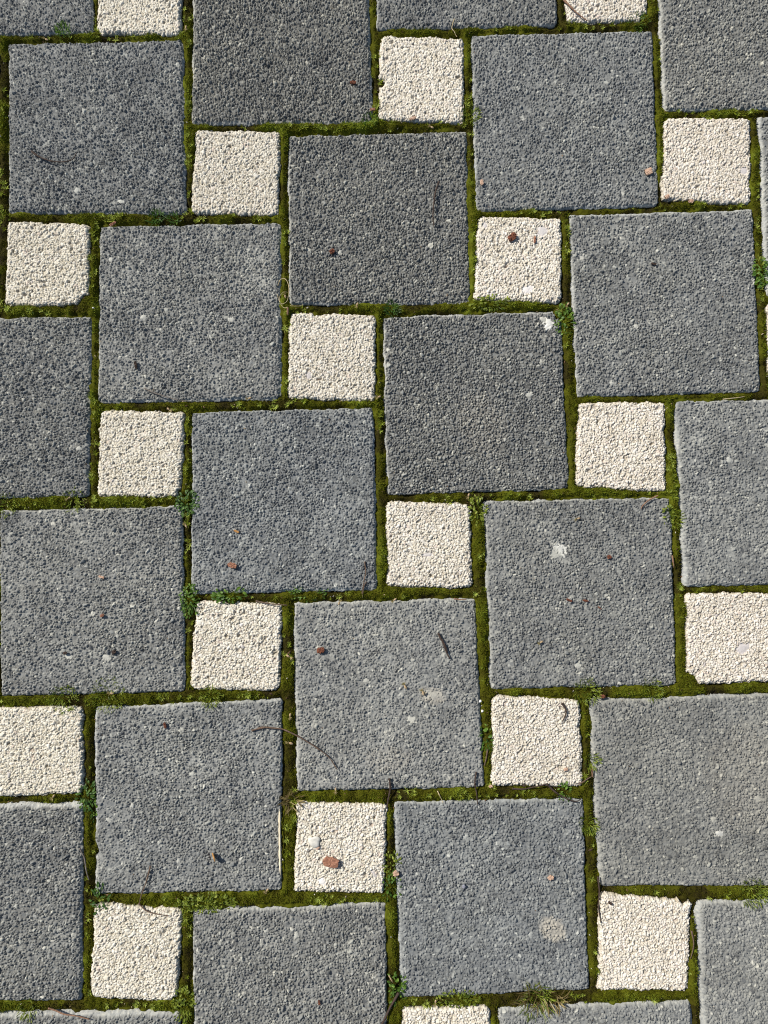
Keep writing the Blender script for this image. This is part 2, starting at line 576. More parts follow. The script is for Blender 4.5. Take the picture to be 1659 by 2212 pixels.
SMALL = {
    (2, 1): ((422, 282), (606, 284), (601, 465), (413, 461)), (4, 0): ((822, 77), (1003, 82), (1002, 265), (816, 260)),
    (1, -1): (_, _, (391, 75), (211, 72)), (6, -1): (_, _, (1399, 45), (1225, 48)),
    (7, 1): ((1436, 254), (1622, 255), (1620, 442), (1428, 432)), (5, 2): ((1031, 467), (1214, 472), (1212, 656), (1024, 647)),
    (0, 2): ((17, 479), (194, 485), (191, 658), (9, 660)), (3, 3): ((627, 675), (812, 680), (810, 867), (621, 861)),
    (1, 4): ((216, 888), (399, 890), (391, 1074), (211, 1073)), (6, 4): ((1250, 869), (1436, 870), (1438, 1062), (1243, 1052)),
    (8, 3): ((1656, 652), _, _, (1662, 832)), (4, 5): ((834, 1082), (1015, 1089), (1021, 1270), (836, 1268)),
    (2, 6): ((424, 1298), (609, 1304), (604, 1492), (412, 1489)), (7, 6): ((1481, 1283), _, _, (1484, 1478)),
    (5, 7): ((1064, 1503), (1252, 1511), (1260, 1699), (1061, 1698)), (0, 7): (_, (179, 1527), (178, 1714), _),
    (3, 8): ((641, 1731), (836, 1738), (829, 1931), (635, 1925)), (1, 9): ((206, 1951), (395, 1961), (381, 2163), (195, 2154)),
    (6, 9): ((1296, 1930), (1492, 1946), (1487, 2142), (1291, 2138)), (4, 10): ((870, 2179), (1058, 2176), _, _),
}
BIG_LABEL = {
    (-1, -2): "grey paver cut off by the top left corner of the photo",
    (0, 0): "grey paver with a smile-shaped curved twig lying on its lower left",
    (2, -1): "dark grey paver at the top edge with a small red-brown flake near its right side",
    (4, -2): "thin strip of grey paver at the top edge, above a notched cream block",
    (5, 0): "grey paver with a pale pinkish chip near its lower right corner",
    (7, -1): "grey paver filling the top right corner of the photo",
    (3, 1): "dark grey paver with one long thin needle and a small red-brown chip on it",
    (1, 2): "grey paver whose bottom edge is crossed by a bent brown twig",
    (-1, 3): "grey paver cut by the left edge, below the cream block with a broken corner",
    (4, 3): "dark grey paver with an embedded white pebble at its broken top right corner",
    (6, 2): "grey paver right of the cream block that carries a dark red chip",
    (8, 1): "sliver of grey paver at the right edge beside the upper right cream block",
    (2, 4): "grey paver with a brown oval chip and a forked needle near its bottom edge",
    (0, 5): "grey paver at the left edge with several tiny brown flecks and no twig",
    (5, 5): "grey paver with an off-white blotch and a tiny orange husk near its top edge",
    (7, 4): "grey paver at the right edge with one whitish speck on it",
    (3, 6): "grey paver bearing a short dark stick, two seed husks and half a long thin stem",
    (1, 7): "grey paver with an orange dry leaf on it and a toothpick along its side",
    (6, 7): "grey paver at the right edge with taupe cement showing between its stones",
    (-1, 8): "grey paver at the lower left edge with a wide pale rim along its top",
    (4, 8): "grey paver with an oval taupe stain near its lower right corner",
    (2, 9): "grey paver at the bottom edge, below the cream block that carries a brick-red chip",
    (0, 10): "narrow strip of grey paver with a wide pale top rim in the bottom left corner",
    (7, 9): "grey paver cut off by the bottom right corner of the photo",
    (5, 10): "strip of grey paver at the bottom edge below the brown dry grass tuft",
}
SMALL_LABEL = {
    (2, 1): "clean cream block right of the paver with the smile-shaped twig",
    (4, 0): "cream block near the top edge with a notch bitten out of its left side",
    (1, -1): "cream block cut by the top edge near the top left corner",
    (6, -1): "cream block cut by the top edge with a reddish root across its left corner",
    (7, 1): "clean cream block near the top right corner with a tan chip at its bottom edge",
    (5, 2): "cream block with a dark red bark chip lying near its top",
    (0, 2): "cream block at the left edge with its lower right corner broken off",
    (3, 3): "cream block with an undulating mossy top edge, left of the dark white-pebble paver",
    (1, 4): "cream block with a dark green weed at its lower right corner",
    (6, 4): "clean cream block near the right edge below the paver beside the red-chip block",
    (8, 3): "hairline sliver of cream block at the right edge",
    (4, 5): "cream block with one bluish stone set in it, right of the forked needle",
    (2, 6): "cream block with round-leaved weeds along its top edge",
    (7, 6): "cream block cut by the right edge with a chipped lower left corner",
    (5, 7): "cream block with a curved dark sliver near its top right corner",
    (0, 7): "cream block cut by the left edge in the lower part of the photo",
    (3, 8): "cream block with a brick-red chip and a round grey pebble on it",
    (1, 9): "cream block near the bottom left with a brown stem on its top edge",
    (6, 9): "cream block near the bottom right with a moss-covered wavy top edge",
    (4, 10): "cream block cut by the bottom edge, below the taupe-stained paver",
}
# how high the cement stands between the stones, brightness, warmth
LOOK = {(-1, -2): (.0002, 1.0, .4), (0, 0): (.00025, .97, .3), (2, -1): (-.0002, .93, .7), (4, -2): (.0003, .95, .4), (5, 0): (.0003, 1.0, .3),
        (7, -1): (.0001, 1.02, .6), (3, 1): (-.0001, .97, .6), (1, 2): (.0003, 1.08, .45), (-1, 3): (.0001, 1.0, .45), (4, 3): (-.0001, .96, .5),
        (6, 2): (.0003, 1.02, .4), (8, 1): (.0002, 1.05, .4), (2, 4): (.00035, 1.0, .15), (0, 5): (.0003, 1.08, .5), (5, 5): (.0004, .98, .45),
        (7, 4): (.0005, 1.02, .4), (3, 6): (.0006, 1.03, .5), (1, 7): (.0004, 1.06, .4), (6, 7): (.0006, .90, .6), (-1, 8): (.0002, 1.06, .5),
        (4, 8): (.0005, .94, .15), (2, 9): (.0003, 1.03, .5), (0, 10): (.0002, 1.02, .5), (7, 9): (.0006, .97, .5), (5, 10): (.0006, 1.0, .4)}
RIMS = {(-1, 8): (.0072, .003, .003, .003), (0, 10): (.0068, .003, .003, .003), (7, -1): (.004, .004, .003, .0055), (8, 1): (.004, .003, .003, .0055),
        (6, 7): (.005, .003, .003, .0055), (7, 9): (.0055, .003, .003, .007), (7, 4): (.0035, .003, .003, .006), (2, 9): (.0052, .002, .002, .0035),
        (4, 8): (.0035, .002, .0025, .0055), (5, 0): (.0048, .0025, .003, .0035), (6, 2): (.005, .0025, .003, .004), (5, 5): (.004, .0022, .003, .0045),
        (4, 3): (.0045, .0025, .002, .0042), (5, 10): (.0045, .003, .003, .003), (1, 7): (.0035, .002, .0025, .005), (3, 6): (.004, .0025, .0025, .0045)}


def quad(i, j, n, meas):
    g = 0.055
    ideal = np.array([(i + g, -j - g), (i + n - g, -j - g), (i + n - g, -j - n + g), (i + g, -j - n + g)]) * MOD
    if meas is None:
        return ideal
    got = [None if m is None else ground(*m) for m in meas]
    off = np.mean([got[k] - ideal[k] for k in range(4) if got[k] is not None], 0)
    return np.array([ideal[k] + off if got[k] is None else got[k] for k in range(4)])


CHIPS = {('s', 0, 2): [(196, 662, 0.013)], ('s', 4, 0): [(822, 178, 0.0045)], ('s', 7, 6): [(1482, 1480, 0.012)], ('b', 4, 3): [(1216, 672, 0.010)],
         ('s', 3, 3): [(690, 670, 0.006)], ('s', 1, 9): [(335, 1946, 0.007), (380, 2170, 0.006)], ('s', 6, 9): [(1452, 1934, 0.006), (1478, 1942, 0.005)],
         ('s', 5, 2): [(1020, 560, 0.003)], ('b', 1, 7): [(200, 1836, 0.006)], ('b', 1, 2): [(606, 868, 0.006)], ('s', 2, 6): [(500, 1292, 0.005)],
         ('s', 1, 4): [(402, 1070, 0.008)], ('s', 6, -1): [(1399, 45, 0.008)]}
STONES = {('b', 4, 3): [(1184, 700, 9, 12, .3, .97, .0012), (1172, 690, 5, 7, .8, .9, .0009), (1143, 852, 7, 6, 0, .92, .0008), (1090, 950, 4, 4, 0, .95, .001)],
          ('b', 5, 5): [(1209, 1187, 10, 14, .7, .95, .0004), (1197, 1200, 9, 10, 0, .86, .0003), (1248, 1438, 6, 5, 0, .9, .0006)],
          ('b', 7, 4): [(1574, 995, 6, 8, .6, .97, .0012)],
          ('b', 0, 0): [(167, 412, 6, 6, 0, .93, .0012), (262, 436, 8, 4, 0, .9, .001), (384, 140, 5, 7, 0, .9, .0012)],
          ('b', 1, 7): [(414, 1672, 6, 5, 0, .93, .001), (235, 1770, 6, 5, 0, .9, .001), (385, 1860, 4, 6, 0, .9, .001)],
          ('b', 3, 6): [(935, 1500, 15, 9, .4, .86, .0004), (890, 1555, 9, 7, .4, .9, .0006), (790, 1470, 6, 4, 0, .9, .0006), (922, 1493, 6, 4, 0, .93, .0006)],
          ('b', 6, 7): [(1554, 1800, 8, 6, 0, .96, .001), (1540, 1770, 5, 5, 0, .93, .001), (1502, 1850, 6, 4, 0, .92, .0008), (1636, 1725, 8, 6, 0, .9, .0008)],
          ('b', 4, 8): [(1005, 1808, 6, 5, 0, .9, .001), (1145, 2018, 5, 5, 0, .9, .001), (903, 1955, 4, 4, 0, .93, .001)],
          ('b', 0, 5): [(200, 1325, 4, 5, 0, .94, .0012), (232, 1420, 12, 5, 0, .86, .0008), (150, 1418, 8, 5, 0, .88, .0006)],
          ('b', 3, 1): [(930, 530, 8, 5, 0, .86, .001), (735, 545, 5, 5, 0, .84, .001)],
          ('b', 6, 2): [(1374, 705, 5, 5, 0, .93, .001), (1320, 828, 5, 4, 0, .93, .001)],
          ('b', -1, 3): [(170, 968, 7, 4, 0, .92, .001)], ('b', 2, 9): [(640, 2020, 5, 6, 0, .92, .001), (575, 2010, 5, 4, 0, .92, .001)],
          ('b', 1, 2): [(310, 685, 6, 5, 0, .88, .001), (240, 560, 5, 5, 0, .9, .001), (500, 690, 7, 5, 0, .86, .001)],
          ('s', 4, 5): [(923, 1199, 10, 4, 0.1, .94, .0012)], ('s', 3, 3): [(668, 812, 6, 8, 0, .93, .0012)],
          ('s', 3, 8): [(808, 1887, 4, 9, .5, .93, .0012), (720, 1838, 4, 4, 0, .86, .0012), (696, 1902, 8, 8, .4, 1.0, .0012), (668, 1743, 3, 4, 0, .93, .001), (713, 1767, 4, 4, 0, .93, .001)],
          ('s', 5, 2): [(1170, 500, 12, 10, .5, .95, .001), (1140, 625, 12, 8, .5, .98, .001), (1062, 636, 7, 4, 0, .93, .001), (1048, 487, 5, 7, 0, .95, .001)],
          ('s', 2, 6): [(495, 1315, 6, 4, 0, .6, .0014), (430, 1345, 6, 6, 0, .55, .0014), (520, 1350, 4, 4, 0, .99, .0012)],
          ('s', 0, 7): [(97, 1682, 5, 5, 0, .5, .0016), (60, 1625, 5, 5, 0, .55, .0014)], ('s', 1, 9): [(275, 2010, 6, 5, 0, .45, .0016)],
          ('s', 7, 6): [(1605, 1400, 14, 9, .4, .94, .0008)], ('s', 7, 1): [(1606, 370, 8, 8, .4, .95, .0008)]}
STAINS = {('b', 4, 8): [(1193, 2006, 34, 26, -0.45, .95)], ('b', 6, 7): [(1620, 1680, 110, 130, .3, .16)],
          ('b', 3, 6): [(935, 1502, 32, 20, -.3, .45), (840, 1640, 60, 30, 0, .2)], ('b', 4, 3): [(1040, 920, 60, 80, .3, .15)]}

PAVERS = []
STEP = 0.00062
protos = {'b': [], 's': []}
for tab, n, key, labels in ((BIG, 2, 'b', BIG_LABEL), (SMALL, 1, 's', SMALL_LABEL)):
    for q, ((i, j), meas) in enumerate(tab.items()):
        seed = 100 + q * 7 + (500 if n == 1 else 0)
        kk = (key, i, j)
        chips = [(*ground(u, v), r) for u, v, r in CHIPS.get(kk, ())]
        pv = Paver(quad(i, j, n, meas), seed, n == 2, RIMS.get((i, j)) if n == 2 else None, chips)
        PAVERS.append(pv)
        st = [(*ground(u, v), a * PX, b * PX, ang, tv, h) for u, v, a, b, ang, tv, h in STONES.get(kk, ())]
        sn = [(*ground(u, v), a * PX, b * PX, ang, am) for u, v, a, b, ang, am in STAINS.get(kk, ())]
        if n == 2:
            fill, br, wm = LOOK[(i, j)]
        else:
            rs = np.random.RandomState(seed)
            fill, br, wm = -0.0016, rs.uniform(.96, 1.03), np.clip(0.75 - i * 0.09, 0, 1)
        nm = "large_paver" if n == 2 else "small_paver"
        me = build_paver_mesh(nm, pv, STEP, fill, st, sn)
        o = add(nm, me, M_GREY if n == 2 else M_CREAM, (*pv.c, 0), labels[(i, j)], "paver" if n == 2 else "paving block",
                "large grey square pavers" if n == 2 else "small cream square blocks")
        o.color = (br * (1.12 + (0.14 * float(np.clip((.0004 - fill) / .0006, 0, 1)))) if n == 2 else br, wm, float(np.clip(0.08 + fill * 550, 0, 0.6)) if n == 2 else 0, 1)
        if None not in meas:
            protos[key].append((o, me))

# the same laying pattern carries on outside the frame
rs = random.Random(4)
for a in range(-8, 9):
    for b in range(-8, 9):
        i, j = a + 2 * b, 2 * a - b
        for (pi, pj, n, key, tab) in ((i, j, 2, 'b', BIG), (i + 2, j + 1, 1, 's', SMALL)):
            if (pi, pj) in tab:
                continue
            cx, cy = pi + n / 2, pj + n / 2
            if not (-3.4 < cx < 11.6 and -3.4 < cy < 14.4):
                continue
            src, me = rs.choice(protos[key])
            q = quad(pi, pj, n, None)
            pv = Paver(q, 900 + len(PAVERS), n == 2)
            PAVERS.append(pv)
            o = src.copy()
            o.location = (*pv.c, 0)
            o.rotation_euler = (0, 0, rs.choice((0, 1, 2, 3)) * math.pi / 2)
            COL.objects.link(o)
            o["label"] = "grey paver in the paving beyond the edge of the photo" if n == 2 else "cream block in the paving beyond the edge of the photo"
            o["group"] = "grey pavers beyond the frame" if n == 2 else "cream blocks beyond the frame"

# ------------------------------------------------------------------ ground below and moss in the joints
gm = np_mesh("ground", np.array([(-30, -30, -.03), (30, -30, -.03), (30, 30, -.03), (-30, 30, -.03)]), [np.array([[0, 1, 2, 3]])], False)
add("ground", gm, M_SOIL, (0, 0, 0), "sandy soil bed under the pavers", None, None, "structure")

rng = np.random.RandomState(11)
x0, x1, y0, y1 = -0.36, 1.18, -1.46, 0.36
ms = 0.0011
nx = int((x1 - x0) / ms)
ny = int((y1 - y0) / ms)
gx = x0 + np.arange(nx) * ms
gy = y0 + np.arange(ny) * ms
D = np.full((ny, nx), -0.02)
CREAM = np.zeros((ny, nx), bool)
for pv in PAVERS:
    lo = pv.p.min(0) - 0.016
    hi = pv.p.max(0) + 0.016
    a0, a1 = max(0, int((lo[0] - x0) / ms)), min(nx, int((hi[0] - x0) / ms) + 1)
    b0, b1 = max(0, int((lo[1] - y0) / ms)), min(ny, int((hi[1] - y0) / ms) + 1)
    if a1 <= a0 or b1 <= b0:
        continue
    X, Y = np.meshgrid(gx[a0:a1], gy[b0:b1])
    d, ed = pv.dist(X, Y)
    sub = D[b0:b1, a0:a1]
    if not pv.big:
        c = CREAM[b0:b1, a0:a1]
        c |= d > sub
    sub[:] = np.maximum(sub, d)
X, Y = np.meshgrid(gx, gy)
E = -D                                                # how far outside the nearest paver
lush = np.clip(0.5 + 1.35 * (fbm(X * 34, Y * 34, 5, 3) - 0.5), 0, 1)                      # where the cushions are thick
cush = fbm(X * 150, Y * 150, 6, 3)
over = (fbm(X * 75, Y * 75, 8, 3) - 0.5) * 0.010      # creeping over the paver edges
over = over - np.where(CREAM, 0.0004, 0.0018)
Z = -0.0028 + 0.0030 * sstep(-0.001, 0.0035, E + over * 0.5) + (lush - 0.5) * 0.0050 + (cush - 0.5) * 0.0040
Z = Z + (vnoise(X * 800, Y * 800, 9) - 0.5) * 0.0011
Z = Z - 0.0035 * sstep(0.0005, -0.0025, E - over * 0.6)
keep = E > -0.0045
cell = keep[:-1, :-1] & keep[1:, :-1] & keep[:-1, 1:] & keep[1:, 1:]
idx = np.arange(nx * ny).reshape(ny, nx)
F = np.stack([idx[:-1, :-1], idx[:-1, 1:], idx[1:, 1:], idx[1:, :-1]], -1)[cell]
used = np.unique(F)
remap = np.full(nx * ny, -1)
remap[used] = np.arange(len(used))
bedV = np.stack([X.ravel(), Y.ravel(), Z.ravel()], -1)[used]
tone = 0.04 + 0.50 * lush + 0.16 * cush
tone = np.where(lush < 0.36, tone * 0.55, tone)
bedA = np.zeros((len(used), 4))
bedA[:, 0] = tone.ravel()[used]


def surf_at(px, py, arr):
    a = np.clip(((px - x0) / ms).astype(int), 0, nx - 1)
    b = np.clip(((py - y0) / ms).astype(int), 0, ny - 1)
    return arr[b, a]


def blades(px, py, pz, az, lean, length, width, tone, curl=0.3):
    """narrow pointed leaves: two segments each"""
    n = len(px)
    dx, dy = np.cos(az), np.sin(az)
    hx, hz = np.sin(lean), np.cos(lean)
    l2 = np.clip(lean + curl, 0, 1.75)
    sx, sy = -dy * width / 2, dx * width / 2
    b = np.stack([px, py, pz], -1)
    m = b + np.stack([dx * hx, dy * hx, hz], -1) * (length * 0.55)[:, None]
    e = m + np.stack([dx * np.sin(l2), dy * np.sin(l2), np.cos(l2)], -1) * (length * 0.45)[:, None]
    s = np.stack([sx, sy, np.zeros(n)], -1)
    V = np.stack([b - s * 0.7, b + s * 0.7, m + s, m - s, e], 1).reshape(-1, 3)
    k = np.arange(n)[:, None] * 5
    Q = k + np.array([[0, 1, 2, 3]])
    T = k + np.array([[3, 2, 4]])
    A = np.zeros((n, 5, 4))
    A[:, :, 0] = tone[:, None] + np.array([-.08, -.08, .0, .0, .08])
    return V, Q, T, np.clip(A.reshape(-1, 4), 0, 1)


parts = [(bedV, remap[F], np.zeros((0, 3), int), bedA)]
# fuzz: short leaflets over the whole moss surface that the frame can see
fx0, fx1, fy0, fy1 = -0.06, 0.90, -1.16, 0.05
N = 2600000
px = rng.uniform(fx0, fx1, N)
py = rng.uniform(fy0, fy1, N)
e = surf_at(px, py, E)
ov = surf_at(px, py, over)
ls = surf_at(px, py, lush)
ok = (e + ov * 0.55 > 0.0003) & (rng.rand(N) < (0.35 + 0.9 * ls))
px, py, ls = px[ok], py[ok], ls[ok]
n = len(px)
pz = surf_at(px, py, Z) - 0.0002
tn = np.clip(surf_at(px, py, tone) + rng.normal(0.02, 0.11, n), 0, 1)
parts.append(blades(px, py, pz, rng.uniform(0, 2 * np.pi, n), rng.uniform(0.1, 1.1, n), rng.uniform(0.0010, 0.0027, n) * (0.7 + 0.6 * ls),
                    rng.uniform(0.00035, 0.0007, n), tn))
# star-shaped sprigs in loose colonies
N = 36000
px = rng.uniform(fx0, fx1, N)
py = rng.uniform(fy0, fy1, N)
e = surf_at(px, py, E)
ov = surf_at(px, py, over)
den = fbm(px * 26, py * 26, 21, 3)
ok = (e + ov * 0.4 > 0.0002) & (rng.rand(N) < sstep(0.42, 0.66, den) * 0.95)
px, py = px[ok], py[ok]
for cx, cy, zz, dn in zip(px, py, surf_at(px, py, Z), den[ok]):
    k = rng.randint(7, 14)
    az = rng.uniform(0, 2 * np.pi) + np.arange(k) * 2 * np.pi / k + rng.normal(0, .2, k)
    L = rng.uniform(0.0020, 0.0052) * rng.uniform(.7, 1.15, k)
    t0 = np.clip(rng.normal(0.78, 0.16), 0.35, 1)
    parts.append(blades(np.full(k, cx), np.full(k, cy), np.full(k, zz + 0.0004), az, rng.uniform(.5, 1.25, k), L, np.full(k, rng.uniform(.00045, .0008)),
                        np.clip(t0 + rng.normal(0, .08, k), 0, 1), 0.35))


def join(parts):
    vs, qs, ts, As = [], [], [], []
    o = 0
    for V, Q, T, A in parts:
        vs.append(V)
        qs.append(Q + o)
        ts.append(T + o)
        As.append(A)
        o += len(V)
    return np.concatenate(vs), np.concatenate(qs), np.concatenate(ts), np.concatenate(As)


V, Q, T, A = join(parts)
print("moss verts", len(V))
add("moss", np_mesh("moss", V, [Q, T], True, A), M_MOSS, (0, 0, 0), "olive green moss filling the joints between the pavers", "moss", None, "stuff")


# loose grit: crumbs of sand, bark and dry moss, thickest along the joints
N = 60000
px = rng.uniform(fx0, fx1, N)
py = rng.uniform(fy0, fy1, N)
e = surf_at(px, py, E)
pr = np.where(e > -0.0005, 0.085, np.where(e > -0.006, 0.03, 0.006))
ok = rng.rand(N) < pr
px, py, e = px[ok], py[ok], e[ok]
n = len(px)
pz = np.where(e > -0.0005, surf_at(px, py, Z) + 0.0010, np.where(e > -0.003, -0.0012, 0.0004))
sz = np.exp(rng.normal(math.log(0.00050), 0.38, n))
th = rng.uniform(0, 2 * np.pi, n)
ax = np.stack([np.cos(th), np.sin(th), rng.normal(0, .25, n)], -1) * (sz * rng.uniform(.8, 2.2, n))[:, None]
ay = np.stack([-np.sin(th), np.cos(th), rng.normal(0, .25, n)], -1) * (sz * rng.uniform(.6, 1, n))[:, None]
az_ = np.stack([np.zeros(n), np.zeros(n), sz * .7], -1)
c0 = np.stack([px, py, pz], -1)
GV = np.stack([c0 - ax, c0 + ax, c0 - ay, c0 + ay * .8, c0 + az_, c0 - az_], 1).reshape(-1, 3)
tri8 = np.array([[0, 2, 4], [2, 1, 4], [1, 3, 4], [3, 0, 4], [2, 0, 5], [1, 2, 5], [3, 1, 5], [0, 3, 5]])
GT = (np.arange(n)[:, None, None] * 6 + tri8[None]).reshape(-1, 3)
GA = np.zeros((n, 6, 4))
GA[:, :, 0] = rng.rand(n)[:, None]
NG = Nodes("grit", 0.85, 0.2)
NG.l(NG.ramp(attr_node(NG)[0], [(0, (0.06, 0.035, 0.02)), (.35, (0.17, 0.095, 0.05)), (.6, (0.32, 0.22, 0.12)), (.85, (0.48, 0.40, 0.28)), (1, (0.68, 0.64, 0.55))]), NG.b.inputs["Base Color"])
add("grit", np_mesh("grit", GV, [GT], False, GA.reshape(-1, 4)), NG.m, (0, 0, 0), "loose tan and brown grit scattered over joints and pavers", "grit", None, "stuff")


def top_z(u, v):
    p = ground(u, v)
    a = int(np.clip((p[0] - x0) / ms, 0, nx - 1))
    b = int(np.clip((p[1] - y0) / ms, 0, ny - 1))
    e = E[b, a]
    return Z[b, a] if e > -0.0005 else 0.0011


# ------------------------------------------------------------------ weeds
def leafy(u, v, rad, n, leaf, mat, label, seed, name="weed", tall=0.006, squash=(1, 1), ang=0.0):
    """low plant of small oval leaves"""
    r = np.random.RandomState(seed)
    c = ground(u, v)
    vs, q, a = [], [], []
    n = int(n * 2.0)
    leaf = leaf * .62
    rad = rad * 1.15
    for k in range(n):
        th = r.uniform(0, 2 * np.pi)
        rr = rad * np.sqrt(r.rand())
        lx, ly = rr * np.cos(th) * squash[0], rr * np.sin(th) * squash[1]
        lx, ly = lx * math.cos(ang) - ly * math.sin(ang), lx * math.sin(ang) + ly * math.cos(ang)
        h = 0.0005 + tall * (1 - 0.6 * rr / rad) * r.uniform(.4, 1)
        az = math.atan2(ly, lx) + r.normal(0, .6)
        tilt = r.uniform(-.2, .7)
        L = leaf * r.uniform(.7, 1.25)
        W = L * r.uniform(.42, .62)
        d = np.array([math.cos(az) * math.cos(tilt), math.sin(az) * math.cos(tilt), -math.sin(tilt) * .6])
        s = np.array([-math.sin(az), math.cos(az), r.uniform(-.3, .3)])
        up = np.array([0, 0, 1.0])
        base = np.array([lx, ly, h])
        o = len(vs)
        for t, ww, lift in ((0, .12, 0), (.25, .8, .06), (.55, 1, .08), (.85, .62, .03), (1, .05, -.04)):
            for sg in (-1, 0, 1):
                vs.append(base + d * L * t + s * W * .5 * ww * sg + up * L * (lift + .10 * abs(sg) * ww))
        for b in range(4):
            for g in range(2):
                i0 = o + b * 3 + g
                q.append((i0, i0 + 1, i0 + 4, i0 + 3))
        tv = np.clip(r.normal(.55, .25), 0, 1)
        a += [(np.clip(tv + (0.1 if m % 3 == 1 else 0), 0, 1), 0, 0, 0) for m in range(15)]
        # petiole
        o = len(vs)
        foot = np.array([lx * .35, ly * .35, -0.002])
        for pt in (foot, base):
            vs.append(pt + s * 0.0002)
            vs.append(pt - s * 0.0002)
        q.append((o, o + 1, o + 3, o + 2))
        a += [(.4, 0, 0, 0)] * 4
    me = np_mesh(name, np.array(vs), [np.array(q)], True, np.array(a))
    return add(name, me, mat, (*c, top_z(u, v)), label, "weed")


def tuft(u, v, rad, n, length, mat, label, seed, name="moss_tuft", cat="moss tuft", width=0.0007, lean=(.2, 1.2), squash=(1, 1)):
    """spray of thin pointed blades"""
    r = np.random.RandomState(seed)
    c = ground(u, v)
    th = r.uniform(0, 2 * np.pi, n)
    rr = rad * np.sqrt(r.rand(n))
    bx, by = rr * np.cos(th) * squash[0], rr * np.sin(th) * squash[1]
    az = np.arctan2(by, bx) + r.normal(0, .9, n)
    V, Q, T, A = blades(bx, by, r.uniform(-.001, .0012, n), az, r.uniform(*lean, n), length * r.uniform(.55, 1.2, n), width * r.uniform(.6, 1.3, n),
                        np.clip(r.normal(.55, .22, n), 0, 1), .45)
    me = np_mesh(name, V, [Q, T], True, A)
    return add(name, me, mat, (*c, top_z(u, v)), label, cat)


G_WEED = [
    (405, 1086, .010, 46, .0055, M_BLUEG, "dark green weed at the corner below the cream block with clean sides, left of centre"),
    (411, 1298, .011, 44, .0052, M_LEAF, "leafy weed at the top left corner of the round-leaved weeds' cream block"),
    (497, 1286, .010, 16, .0075, M_LEAF, "weed with larger round leaves on the top edge of a cream block"),
    (1219, 690, .011, 34, .0060, M_LEAF, "clover-like weed beside the embedded white pebble"),
    (1643, 588, .010, 34, .0058, M_LEAF, "bushy weed at the right edge of the photo"),
    (663, 1280, .012, 30, .0048, M_LEAF, "small weed trailing above the paver with the dark stick"),
    (188, 1721, .011, 30, .0060, M_BLUEG, "round-leaved weed above the wide pale top rim, at the lower left"),
    (199, 1748, .008, 22, .0052, M_LEAF, "small weed growing in the vertical joint just under the lower left round-leaved weed"),
    (216, 1941, .010, 22, .0062, M_BLUEG, "blue-green weed on the top left corner of a lower left cream block"),
    (846, 1868, .010, 24, .0048, M_LEAFY, "yellow-green weed in the joint beside the orange triangular chip"),
    (846, 1914, .010, 22, .0048, M_LEAF, "green weed in the joint just below the orange triangular chip"),
    (858, 2132, .011, 30, .0056, M_LEAF, "green weed beside the dark twig at the bottom edge"),
    (1049, 1596, .009, 22, .0060, M_LEAF, "bright weed left of the cream block with a curved dark sliver"),
    (1220, 1709, .008, 18, .0052, M_LEAF, "small weed under the cream block with a curved dark sliver"),
    (446, 1948, .014, 60, .0050, M_LEAFY, "pale green leafy mat above the bottom grey paver, left of the red-chip block"),
    (398, 2170, .012, 46, .0050, M_LEAFY, "yellow-green leafy mat at the lower right corner of the bottom left cream block"),
    (1060, 655, .011, 36, .0052, M_LEAFY, "leafy sprig on the bottom edge of the block with the dark red chip"),
    (990, 2157, .012, 34, .0048, M_LEAFY, "pale leafy sprig in the joint above the bottom cream block"),
    (1032, 1103, .010, 30, .0052, M_LEAFY, "leafy sprig in the joint right of a cream block in the middle"),
    (1444, 1110, .006, 14, .0050, M_LEAFY, "tiny yellow-green sprig on the joint left of the right-hand paver with a whitish speck"),
]
for k, (u, v, rad, n, leaf, mat, lab) in enumerate(G_WEED):
    leafy(u, v, rad, n, leaf, mat, lab, 40 + k, tall=0.0032, squash={2: (1.5, .6), 5: (1.6, .6), 14: (1.9, .55), 16: (1.6, .6), 17: (1.5, .6), 0: (1, 1.1)}.get(k, (.75, 1.3)))
